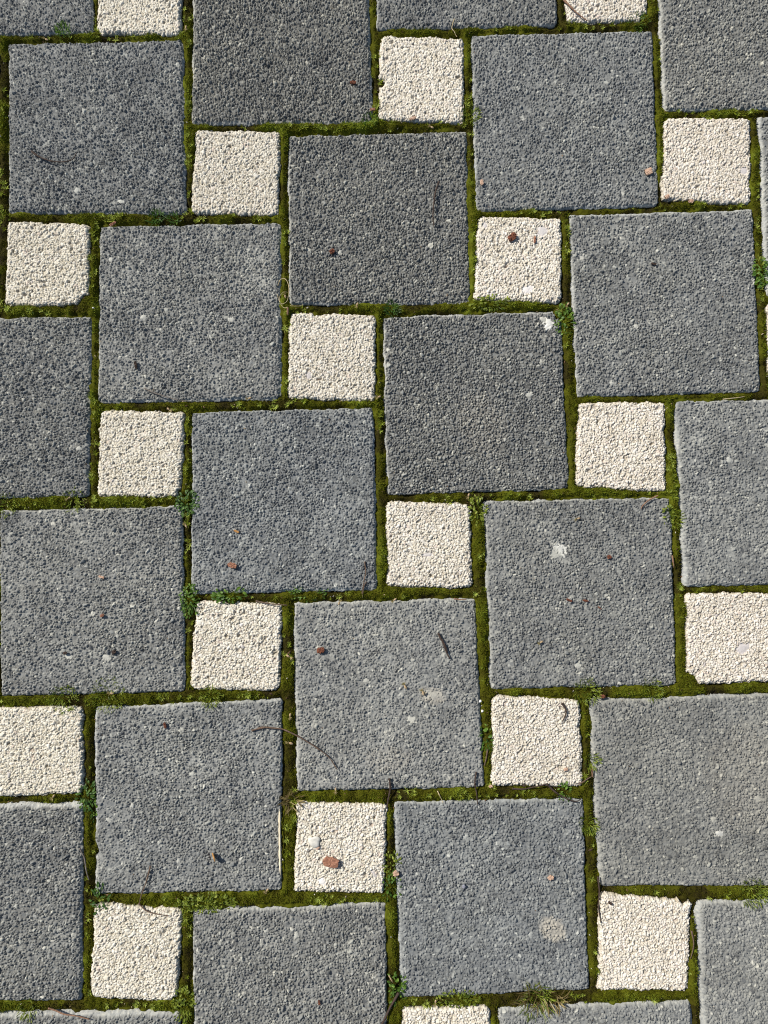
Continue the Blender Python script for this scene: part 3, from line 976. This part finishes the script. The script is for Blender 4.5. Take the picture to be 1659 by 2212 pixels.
G_TUFT = [
    (846, 667, .007, 70, .010, M_BLUEG, "dark star-shaped grass tuft above the dark grey white-pebble paver"),
    (337, 470, .008, 80, .009, M_BLUEG, "feathery green tuft below the paver with the smile-shaped twig"),
    (376, 473, .006, 50, .008, M_BLUEG, "smaller feathery tuft right of another, below the smile-shaped twig's paver"),
    (138, 70, .008, 80, .009, M_LEAF, "green tuft in the joint near the top left corner of the photo"),
    (800, 262, .008, 60, .008, M_LEAF, "green tuft at the joint crossing left of the notched cream block's lower corner"),
    (1016, 250, .010, 90, .009, M_LEAFY, "bright tuft filling the joint right of the notched cream block"),
    (1379, 48, .010, 70, .008, M_LEAF, "green tuft on the lower right corner of the top edge cream block"),
    (10, 1090, .013, 110, .008, M_LEAFY, "bright green tuft at the left edge of the photo, halfway down"),
    (160, 1082, .012, 100, .008, M_LEAFY, "bright tuft left of the clean-sided cream block's lower corner"),
    (233, 1502, .018, 190, .008, M_LEAFY, "wide bright tuft above the paver with the orange dry leaf"),
    (140, 1510, .014, 120, .008, M_LEAFY, "bright tuft along the top edge of the left edge cream block, lower part"),
    (455, 1505, .010, 70, .010, M_LEAFY, "spiky light tuft below the cream block with round-leaved weeds"),
    (1456, 1120, .010, 80, .009, M_LEAFY, "star tuft in the joint right of the off-white blotch paver"),
    (1266, 1496, .013, 130, .009, M_LEAFY, "bright tuft at the upper right corner of the curved dark sliver block"),
    (1410, 1490, .010, 90, .009, M_LEAFY, "bright tuft on the horizontal joint left of the chipped-corner cream block"),
    (1626, 1928, .014, 130, .010, M_LEAFY, "bright tuft in the joint at the right edge, low in the photo"),
    (1272, 1780, .009, 90, .008, M_LEAFY, "glowing green tuft in the vertical joint left of the taupe-cemented paver"),
    (60, 2180, .010, 80, .008, M_LEAFY, "tuft on the joint in the bottom left corner"),
    (1278, 1645, .008, 60, .009, M_LEAFY, "upright tuft in the joint right of the curved dark sliver block"),
]
for k, (u, v, rad, n, L, mat, lab) in enumerate(G_TUFT):
    tuft(u, v, rad, int(n * 1.5), L * .62, mat, lab, 200 + k, lean=(.1, 1.0))
tuft(1169, 2158, .017, 80, .014, M_DRY, "large brown and yellow dry grass tuft in the joint below the stained paver", 301, "grass_tuft", "grass tuft", .0010, (.5, 1.3), (1.3, .5))
tuft(1160, 2162, .015, 150, .011, M_LEAFY, "green moss tuft around the base of the dry grass tuft", 302)
tuft(631, 1730, .006, 36, .012, M_DRY, "brown withered rosette left of the cream block with the brick-red chip", 303, "dry_rosette", "dried plant", .0012, (.7, 1.35))

# ------------------------------------------------------------------ twigs and needles


def tube(pts_px, rad, mat, label, name="twig", cat="twig", taper=.45, z=.0012, arch=0.0, seed=0, branch=None):
    """bent stem along a measured line; rad in photo pixels (radius)"""
    r = np.random.RandomState(seed + 5)

    def spine(pp, m=8):
        pp = np.array(pp, float)
        out = []
        for k in range(len(pp) - 1):
            p0 = pp[max(k - 1, 0)]
            p1, p2 = pp[k], pp[k + 1]
            p3 = pp[min(k + 2, len(pp) - 1)]
            for t in np.arange(m) / m:
                out.append(.5 * ((2 * p1) + (p2 - p0) * t + (2 * p0 - 5 * p1 + 4 * p2 - p3) * t ** 2 + (3 * p1 - p0 - 3 * p2 + p3) * t ** 3))
        out.append(pp[-1])
        return np.array(out)

    vs, q, tri = [], [], []

    def sweep(pp, r0, r1, lift):
        sp = spine(pp)
        g = ground(sp[:, 0], sp[:, 1])
        n = len(g)
        zz = np.array([max(top_z(a, b), -0.0008) for a, b in sp])
        for _k in range(6):
            zz[1:-1] = (zz[:-2] + zz[1:-1] * 2 + zz[2:]) / 4
        zz = zz + lift + arch * np.sin(np.pi * np.arange(n) / (n - 1))
        rad_ = (r0 + (r1 - r0) * np.arange(n) / (n - 1)) * PX * (1 + .15 * r.normal(0, 1, n))
        o = len(vs)
        K = 6
        for k in range(n):
            t = g[min(k + 1, n - 1)] - g[max(k - 1, 0)]
            t = t / (np.linalg.norm(t) + 1e-9)
            s = np.array([-t[1], t[0]])
            for m in range(K):
                an = 2 * np.pi * m / K
                vs.append((*(g[k] + s * rad_[k] * math.cos(an)), zz[k] + rad_[k] * math.sin(an)))
        for k in range(n - 1):
            for m in range(K):
                q.append((o + k * K + m, o + k * K + (m + 1) % K, o + (k + 1) * K + (m + 1) % K, o + (k + 1) * K + m))
        for e_, base in ((0, o), (1, o + (n - 1) * K)):
            for m in range(1, K - 1):
                tri.append((base, base + m, base + m + 1) if e_ else (base, base + m + 1, base + m))

    sweep(pts_px, rad, rad * taper, z + rad * PX * .5)
    for b in (branch or ()):
        sweep(b, rad * .8, rad * .4, z + rad * PX * .5)
    V = np.array(vs)
    c = V.mean(0)
    me = np_mesh(name, V - c, [np.array(q), np.array(tri)], True)
    return add(name, me, mat, tuple(c), label, cat)


TW = [
    ([(71, 330), (87, 342), (113, 352), (140, 354), (160, 348), (168, 333)], 2.0, M_DARK, "thin twig curved like a smile on the upper left grey paver", "twig"),
    ([(948, 395), (940, 420), (936, 450), (935, 473), (937, 492)], 1.9, M_DARK, "long thin grey needle lying upright on a dark grey paver", "pine_needle"),
    ([(313, 840), (337, 851), (360, 858), (383, 865), (405, 866)], 1.5, M_GREYTWIG, "bent brown twig crossing a paver's bottom edge above a cream block", "twig"),
    ([(545, 1577), (570, 1570), (592, 1571), (613, 1574), (640, 1586), (666, 1601), (693, 1619), (713, 1636), (729, 1661)], 2.0, M_TWIG, "longest arched brown stem, crossing a joint onto the lower middle paver", "twig"),
    ([(946, 1367), (957, 1389), (964, 1408), (971, 1422)], 2.4, M_DARK, "short straight dark stick on the lower middle paver", "twig"),
    ([(788, 1213), (790, 1235), (786, 1258), (782, 1282)], 1.5, M_TWIG, "forked brown needle by the lower right corner of a grey paver", "pine_needle"),
    ([(841, 1680), (843, 1702), (839, 1724), (836, 1742)], 2.4, M_DARK, "dark upright twig across the joint right of the brick-red chip's block", "twig"),
    ([(1028, 1666), (1025, 1690), (1029, 1712), (1031, 1736)], 1.8, M_DARK, "dark twig standing across the joint under the long stem's paver, at its right end", "twig"),
    ([(327, 1868), (318, 1902), (306, 1935), (303, 1953)], 1.5, M_TWIG, "dark thin twig on the orange leaf paver's bottom edge", "twig"),
    ([(300, 1950), (318, 1964), (341, 1971), (366, 1975)], 1.6, M_TWIG, "brown stem lying along the top edge of the bottom left cream block", "twig"),
    ([(861, 2143), (843, 2174), (826, 2206), (815, 2225)], 3.0, M_DARK, "thick dark twig running off the bottom edge of the photo", "twig"),
    ([(106, 2176), (138, 2186), (166, 2190), (196, 2198)], 2.0, M_RED, "reddish stem over the pale rim in the bottom left corner", "twig"),
    ([(1212, -6), (1229, 17), (1246, 34), (1267, 49)], 2.2, M_RED, "curved reddish root across a cream block at the top edge", "root"),
    ([(1212, 1518), (1220, 1530), (1220, 1543), (1213, 1557)], 2.2, M_DARK, "curved dark sliver on the cream block left of the taupe-cemented paver", "twig"),
    ([(1106, 1703), (1133, 1703), (1156, 1698), (1178, 1692)], 1.9, M_DARK, "dark twig along the bottom edge of the curved dark sliver's cream block", "twig"),
    ([(1179, 1691), (1196, 1707), (1216, 1720), (1239, 1728), (1254, 1727)], 2.0, M_DARK, "dark twig slanting down across the joint under the curved sliver's block", "twig"),
    ([(1248, 1692), (1262, 1685), (1277, 1677)], 1.8, M_TWIG, "short brown twig at the lower right corner of the curved sliver's block", "twig"),
    ([(1419, 1071), (1399, 1081), (1386, 1093), (1383, 1100)], 1.7, M_RED, "brown needle at the top edge of the off-white blotch paver", "pine_needle"),
    ([(981, 45), (976, 63), (982, 73), (987, 82)], 1.1, M_STRAW, "pale bent straw on the joint above the notched cream block", "straw"),
    ([(175, 1830), (183, 1850), (187, 1873), (193, 1900)], 2.0, M_GREYTWIG, "pale stem lying along the vertical joint in the lower left", "twig"),
    ([(553, 1298), (586, 1304), (621, 1307)], 1.7, M_TWIG, "brown stem on the top right corner of the round-leaved weeds' block", "twig"),
    ([(1291, 1893), (1294, 1925), (1292, 1955), (1296, 1990)], 2.0, M_DARK, "dark root in the joint left of the moss-topped cream block", "root"),
    ([(1559, 864), (1582, 861), (1608, 857)], 1.2, M_STRAW, "pale straw at the top edge of the right-hand paver with a whitish speck", "straw"),
    ([(945, 1708), (950, 1718), (957, 1733)], 1.2, M_STRAW, "short pale straw across the joint above the stained paver", "straw"),
    ([(980, 1293), (994, 1295), (1007, 1294)], 1.6, M_RED, "short brown needle on the top edge of the dark stick's paver", "pine_needle"),
    ([(1053, 1618), (1050, 1636), (1046, 1654)], 1.8, M_TWIG, "brown root in the joint right of the long stem's paver", "root"),
    ([(1278, 1660), (1279, 1678)], 2.0, M_RED, "short reddish needle upright in the joint right of the curved sliver's block", "pine_needle"),
    ([(1450, 1200), (1452, 1216), (1455, 1226)], 1.7, M_RED, "reddish needle on the right edge of the off-white blotch paver", "pine_needle"),
    ([(621, 1061), (623, 1075), (619, 1086)], 3.0, M_RED, "flat reddish needle at the left edge of the single-needle dark paver", "pine_needle"),
    ([(1290, 1310), (1298, 1316)], 1.5, M_CHIPD, "tiny dark fleck in the middle of the off-white blotch paver", "bark_fleck"),
    ([(840, 2106 - 0), (846, 2116), (848, 2121)], 1.6, M_HUSK, "tan needle in the joint left of the stained paver", "pine_needle"),
    ([(1493, 2010), (1497, 2040), (1491, 2070)], 1.8, M_TWIG, "brown root in the joint right of the moss-topped cream block", "root"),
]
TW[28] = ([(623, 1061 - 393), (622, 1075 - 393)], 3.0, M_RED, "flat reddish needle at the lower left corner of the single-needle dark paver", "pine_needle")
for k, (pts, rad, mat, lab, nm) in enumerate(TW):
    br = None
    if k == 5:
        br = [[(792, 1256), (786, 1268), (783, 1292)]]
    if k == 4:
        br = [[(954, 1380), (962, 1396), (966, 1410)]]
    tube(pts, rad, mat, lab, nm, nm.replace("_", " "), seed=k, branch=br, arch=.0012 if len(pts) > 4 else .0004)

# wooden toothpick: round, pointed at both ends, resting on the paver's edge
tp = tube([(605.0, 1745), (605.0, 1790), (605.6, 1840), (606.5, 1888)], 2.3, M_WOOD, "pale wooden toothpick beside the red-chip cream block", "toothpick", "toothpick", 1.0, .0012)
vv = np.zeros(len(tp.data.vertices) * 3)
tp.data.vertices.foreach_get("co", vv)
vv = vv.reshape(-1, 3)
ymin, ymax = vv[:, 1].min(), vv[:, 1].max()
tt = (vv[:, 1] - ymin) / (ymax - ymin)
sc = np.clip(np.minimum(tt, 1 - tt) / .10, .18, 1)
cl = np.round(tt, 3)
for t in np.unique(cl):
    m = np.abs(tt - t) < .004
    ctr = vv[m].mean(0)
    s_ = sc[m].mean()
    vv[m, 0] = ctr[0] + (vv[m, 0] - ctr[0]) * s_
    vv[m, 2] = ctr[2] + (vv[m, 2] - ctr[2]) * s_
tp.data.vertices.foreach_set("co", vv.ravel())
tp.data.update()

# dried curl of tendrils with a husk in the joint
def ring(u, v, ru, rv, a0, a1, n=10):
    return [(u + ru * math.cos(a), v + rv * math.sin(a)) for a in np.linspace(a0, a1, n)]


tube(ring(613, 632, 13, 28, 3.6, 9.2), .8, M_STRAW, "thin pale tendril curled in a loop beside the single-needle paver", "tendril", "tendril", .6, .002, .003, 3,
     [ring(618, 650, 12, 18, 1.2, 5.0), ring(640, 655, 16, 10, .4, 2.6)])


# ------------------------------------------------------------------ chips, husks, pebbles
def r_shape(seed):
    return (2.2, 3.2, 4.5, 6.0)[seed % 4]


def chip(u, v, w_, h_, ang, mat, label, seed, name="bark_chip", thick=.0016, lift=.0008, tilt=.12, sides=9, cat="bark chip"):
    ex = 7.0 if w_ > 25 else r_shape(seed)
    """irregular broken flake with thickness and a warped face; w, h in photo pixels"""
    r = np.random.RandomState(seed)
    c = ground(u, v)
    n = sides * 3
    th = np.linspace(0, 2 * np.pi, n, endpoint=False)
    sup = (np.abs(np.cos(th)) ** ex + np.abs(np.sin(th)) ** ex) ** (-1 / ex)
    rr = sup * (1 + r.normal(0, .09, n))
    vs, q, tri = [], [], []
    for lay, (sc, zz) in enumerate(((.9, 0), (1, thick * .5), (.95, thick), (.5, thick * 1.15))):
        for k in range(n):
            x = rr[k] * math.cos(th[k]) * w_ / 2 * PX * sc
            y = rr[k] * math.sin(th[k]) * h_ / 2 * PX * sc
            vs.append((x, y, zz + r.normal(0, thick * .12) + tilt * x + tilt * .6 * y + 12 * x * x))
    vs.append((0, 0, thick * 1.1))
    vs.append((0, 0, 0))
    for lay in range(3):
        for k in range(n):
            q.append((lay * n + k, lay * n + (k + 1) % n, (lay + 1) * n + (k + 1) % n, (lay + 1) * n + k))
    for k in range(n):
        tri.append((3 * n + k, 3 * n + (k + 1) % n, 4 * n))
        tri.append(((k + 1) % n, k, 4 * n + 1))
    me = np_mesh(name, np.array(vs), [np.array(q), np.array(tri)], False)
    o = add(name, me, mat, (*c, max(top_z(u, v), -.001) + lift), label, cat)
    o.rotation_euler = (0, 0, ang)
    return o


CH = [
    (716, 1859, 30, 19, -.1, M_CHIP, "brick-red rectangular bark chip on a cream block", .0026),
    (1105, 515, 19, 14, .6, M_CHIPD, "dark red bark chip on a cream block near the top right", .0028),
    (718, 546, 11, 9, .5, M_CHIPD, "small red-brown chip on the dark paver with one long needle", .0022),
    (1399, 374, 14, 13, .3, M_CHIPT, "pale pinkish chip near the lower right corner of an upper paver", .0022),
    (503, 1221, 20, 12, -.2, M_CHIP, "brown oval chip on the paver with the forked needle", .0024),
    (693, 1404, 16, 12, .3, M_CHIPD, "brown chip left of the short straight dark stick", .0020),
    (855, 1884, 11, 11, .7, M_CHIPT, "small orange triangular chip at the left edge of the stained paver", .0020),
    (763, 182, 13, 6, -.1, M_CHIPD, "small red-brown flake on the dark paver at the top edge", .0016),
    (1491, 437, 11, 7, 0, M_CHIPT, "tan chip on the bottom edge of the top right cream block", .0018),
    (1439, 428, 9, 8, .4, M_CHIPT, "pinkish crumb at the lower left corner of the top right cream block", .0018),
    (295, 790, 5, 15, .1, M_DARK, "dark narrow bark flake on the paver with the crossing twig", .0018),
    (246, 486, 14, 5, .5, M_CHIP, "slim brown flake on the top edge of the paver with the crossing twig", .0014),
    (223, 1329, 10, 6, .5, M_CHIP, "reddish fleck in the middle of the left edge paver", .0014),
    (248, 1408, 10, 7, .6, M_DARK, "dark fleck low on the left edge paver, right of another fleck", .0014),
    (143, 1410, 8, 6, .2, M_DARK, "dark fleck low on the left edge paver, left of another fleck", .0014),
    (221, 1246, 13, 4, -.3, M_CHIPT, "thin tan flake on the upper half of the left edge paver", .0012),
    (512, 1148, 14, 4, -.4, M_ORANGE, "thin orange flake above the brown oval chip", .0012),
    (358, 1566, 5, 12, .2, M_CHIPD, "narrow dark red flake near the top of the orange leaf paver", .0014),
    (1314, 1203, 8, 8, .4, M_CHIPD, "dark red crumb right of the off-white blotch", .0016),
    (1228, 1296, 12, 4, -.4, M_CHIPD, "thin dark flake below the off-white blotch, left of its pair", .0012),
    (1263, 1297, 12, 4, -.2, M_CHIPD, "thin dark flake below the off-white blotch, right of its pair", .0012),
    (1301, 1504, 11, 7, 0, M_CHIPD, "dark red chip at the top edge of the taupe-cemented paver", .0018),
    (1131, 1994 - 299, 6, 4, 0, M_DARK, "tiny dark crumb on the bottom edge of the curved sliver's block", .0014),
    (1316, 1948, 8, 5, -.6, M_DARK, "dark crumb on the upper left of the moss-topped cream block", .0016),
    (1188, 1893, 12, 10, .4, M_CHIPT, "pale pink crumb on the stained paver above the stain", .0018),
    (1154, 520, 4, 15, -.1, M_CHIP, "thin reddish sliver right of the dark red bark chip", .0012),
    (1410, 1102 - 530, 10, 4, -.3, M_DARK, "thin dark flake on the paver right of the dark red chip's block", .0012),
    (1221, 1660, 8, 6, .2, M_CHIPT, "tan crumb in the lower part of the curved sliver's block", .0014),
    (1060, 1610 + 88, 8, 6, .2, M_CHIPT, "tan crumb at the lower left corner of the curved sliver's block", .0016),
    (1001, 1112 + 800, 6, 6, .2, M_SLATE, "small bluish stone crumb on the stained paver's left half", .0016),
    (690, 2162, 4, 10, .1, M_CHIPD, "thin dark flake low on the bottom edge paver beside the dark twig", .0012),
    (805, 240, 11, 5, .1, M_CHIP, "brown flake in the joint left of the notched cream block", .0014),
    (892, 259, 14, 6, .3, M_CHIPT, "tan flake on the bottom edge of the notched cream block", .0014),
    (1040, 397, 7, 12, .1, M_CHIPT, "tan chip in the joint left of the upper right paver with the pinkish chip", .0018),
]
for k, (u, v, a, b, an, mat, lab, tk) in enumerate(CH):
    nm = "bark_chip" if mat not in (M_SLATE,) else "stone_crumb"
    chip(u, v, a, b, an, mat, lab, 700 + k, nm, tk, cat=nm.replace("_", " "))
# orange dry leaf standing a little on edge, with a dark tip
lf = chip(465, 1847, 15, 13, -.6, M_ORANGE, "orange dry leaf curled up and casting a shadow on a grey paver", 801, "dry_leaf", .0012, .003, .55, cat="dry leaf")
lf.rotation_euler = (.5, -.35, -.5)


def husk(u, v, ang, L, label, seed, tuft_n=16):
    """seed: plump husk with a fan of pale bristles"""
    r = np.random.RandomState(seed)
    c = ground(u, v)
    vs, q = [], []
    n, K = 7, 7
    for k in range(n):
        t = k / (n - 1)
        rad = L * .17 * math.sin(math.pi * (0.06 + .88 * t)) ** .8
        for m in range(K):
            a = 2 * np.pi * m / K
            vs.append((t * L * .6, rad * math.cos(a), rad * math.sin(a) * .8 + L * .14))
    for k in range(n - 1):
        for m in range(K):
            q.append((k * K + m, k * K + (m + 1) % K, (k + 1) * K + (m + 1) % K, (k + 1) * K + m))
    root = add("seed_husk", np_mesh("seed_husk", np.array(vs), [np.array(q)], True), M_HUSK, (*c, max(top_z(u, v), -.001) + .0008), label, "seed husk")
    root.rotation_euler = (0, 0, ang)
    az = r.normal(math.pi, .55, tuft_n)
    V, Q, T, A = blades(np.zeros(tuft_n), np.zeros(tuft_n), np.full(tuft_n, L * .14), az, r.uniform(.9, 1.5, tuft_n), L * r.uniform(.35, .65, tuft_n),
                        np.full(tuft_n, .00035), np.clip(r.normal(.9, .1, tuft_n), 0, 1), .1)
    add("bristle_tuft", np_mesh("bristle_tuft", V, [Q, T], True, A), M_DRY, (0, 0, 0), parent=root)


HK = [
    (873, 1479, -1.0, "fluffy seed husk right of centre on the dark stick's paver, left of its twin"),
    (912, 1492, -1.2, "fluffy seed husk just right of its twin on the dark stick's paver"),
    (627, 1419, 2.6, "fluffy tan seed husk in the joint left of the brown chip on the stick paver"),
    (624, 1604, -.3, "fluffy seed husk in the joint just under the long arched stem"),
    (734, 1299, -1.9, "brown seed husk on the top edge of the dark stick's paver"),
    (627, 1547, 1.4, "seed husk in the joint just above the long arched stem"),
    (850, 1297, .6, "small brown husk at the top edge of the dark stick's paver, near the cream block"),
    (117, 1721, 1.0, "orange fluffy husk in the joint above the lower left wide-rimmed paver"),
    (367, 886, 2.4, "tan husk in the joint under the bent crossing twig"),
    (537, 862, .2, "husk on the bottom right edge of the crossing twig's paver"),
    (1011, 1073, 1.2, "tan husk in the joint below the dark grey white-pebble paver"),
    (816, 859, .3, "tan husk at the lower right corner of the wavy-topped cream block"),
    (725, 1709, 1.5, "upright brown bud in the joint above the brick-red chip's block"),
    (940, 2166, 1.3, "brown bud on the joint above the bottom edge cream block"),
    (575, 1925, .8, "brown bud in the joint right of the pale green leafy mat"),
    (147, 1078, .6, "tan husk in the joint above the left edge paver with flecks"),
    (616, 638, -1.4, "tan husk inside the curled pale tendril"),
    (1245, 1121, .2, "tiny orange husk near the top edge of the off-white blotch paver"),
    (1224, 661, .9, "tan husk in the joint at the lower right corner of the dark red chip's block"),
    (1105 + 60, 1724 - 336, .5, "pale husk low on the off-white blotch paver"),
    (771, 663, 1.2, "tan crumb of husk in the joint above the wavy-topped cream block"),
    (930, 275, -.5, "pale cream husk in the joint below the notched cream block"),
    (98, 85, -.4, "pale husk in the joint near the top left corner"),
    (403, 66, 1.5, "straw coloured husk in the joint right of the top left cream block"),
    (400, 1133, -1.0, "tan husk in the joint just under the dark green weed"),
    (240, 1502 - 6, -.2, "brown husk beside the wide bright tuft, below the left edge paver"),
]
for k, (u, v, a, lab) in enumerate(HK):
    husk(u, v, a, .0075 if k < 4 else .0062, lab, 900 + k)


def pebble(u, v, r_px, mat, label, seed, flat=.6, name="pebble"):
    r = np.random.RandomState(seed)
    n, K = 10, 16
    vs, q, tri = [], [], []
    for k in range(n + 1):
        ph = math.pi * k / n
        for m in range(K):
            th = 2 * math.pi * m / K
            x, y, z = math.sin(ph) * math.cos(th), math.sin(ph) * math.sin(th), math.cos(ph)
            f = 1 + .16 * math.sin(2.1 * x + 3 * y + seed) + .12 * math.sin(3.7 * y - 2 * z + seed * 2) + .05 * math.sin(7 * x + 5 * z)
            vs.append((x * f * r_px * PX, y * f * r_px * PX * .9, z * f * r_px * PX * flat))
    for k in range(n):
        for m in range(K):
            q.append((k * K + m, (k + 1) * K + m, (k + 1) * K + (m + 1) % K, k * K + (m + 1) % K))
    c = ground(u, v)
    return add(name, np_mesh(name, np.array(vs), [np.array(q)], True), mat, (*c, max(top_z(u, v), -.001) + r_px * PX * flat * .7), label, "pebble")


pebble(680, 1816, 12, M_QUARTZ, "round translucent grey pebble on the brick-red chip's cream block", 3, .28)
pebble(687, 1830, 4, M_CHIPT, "tiny orange pebble touching the round grey pebble", 4)
pebble(1037, 1514, 2.7, M_PEB, "tiny white ball in the joint right of the stick paver, upper of two", 5, .9)
pebble(1042, 1536, 2.7, M_PEB, "tiny white ball in the joint right of the stick paver, lower of two", 6, .9)
pebble(203, 667, 2.4, M_PEB, "tiny white crumb in the joint at the broken corner of the left cream block", 7, .8)
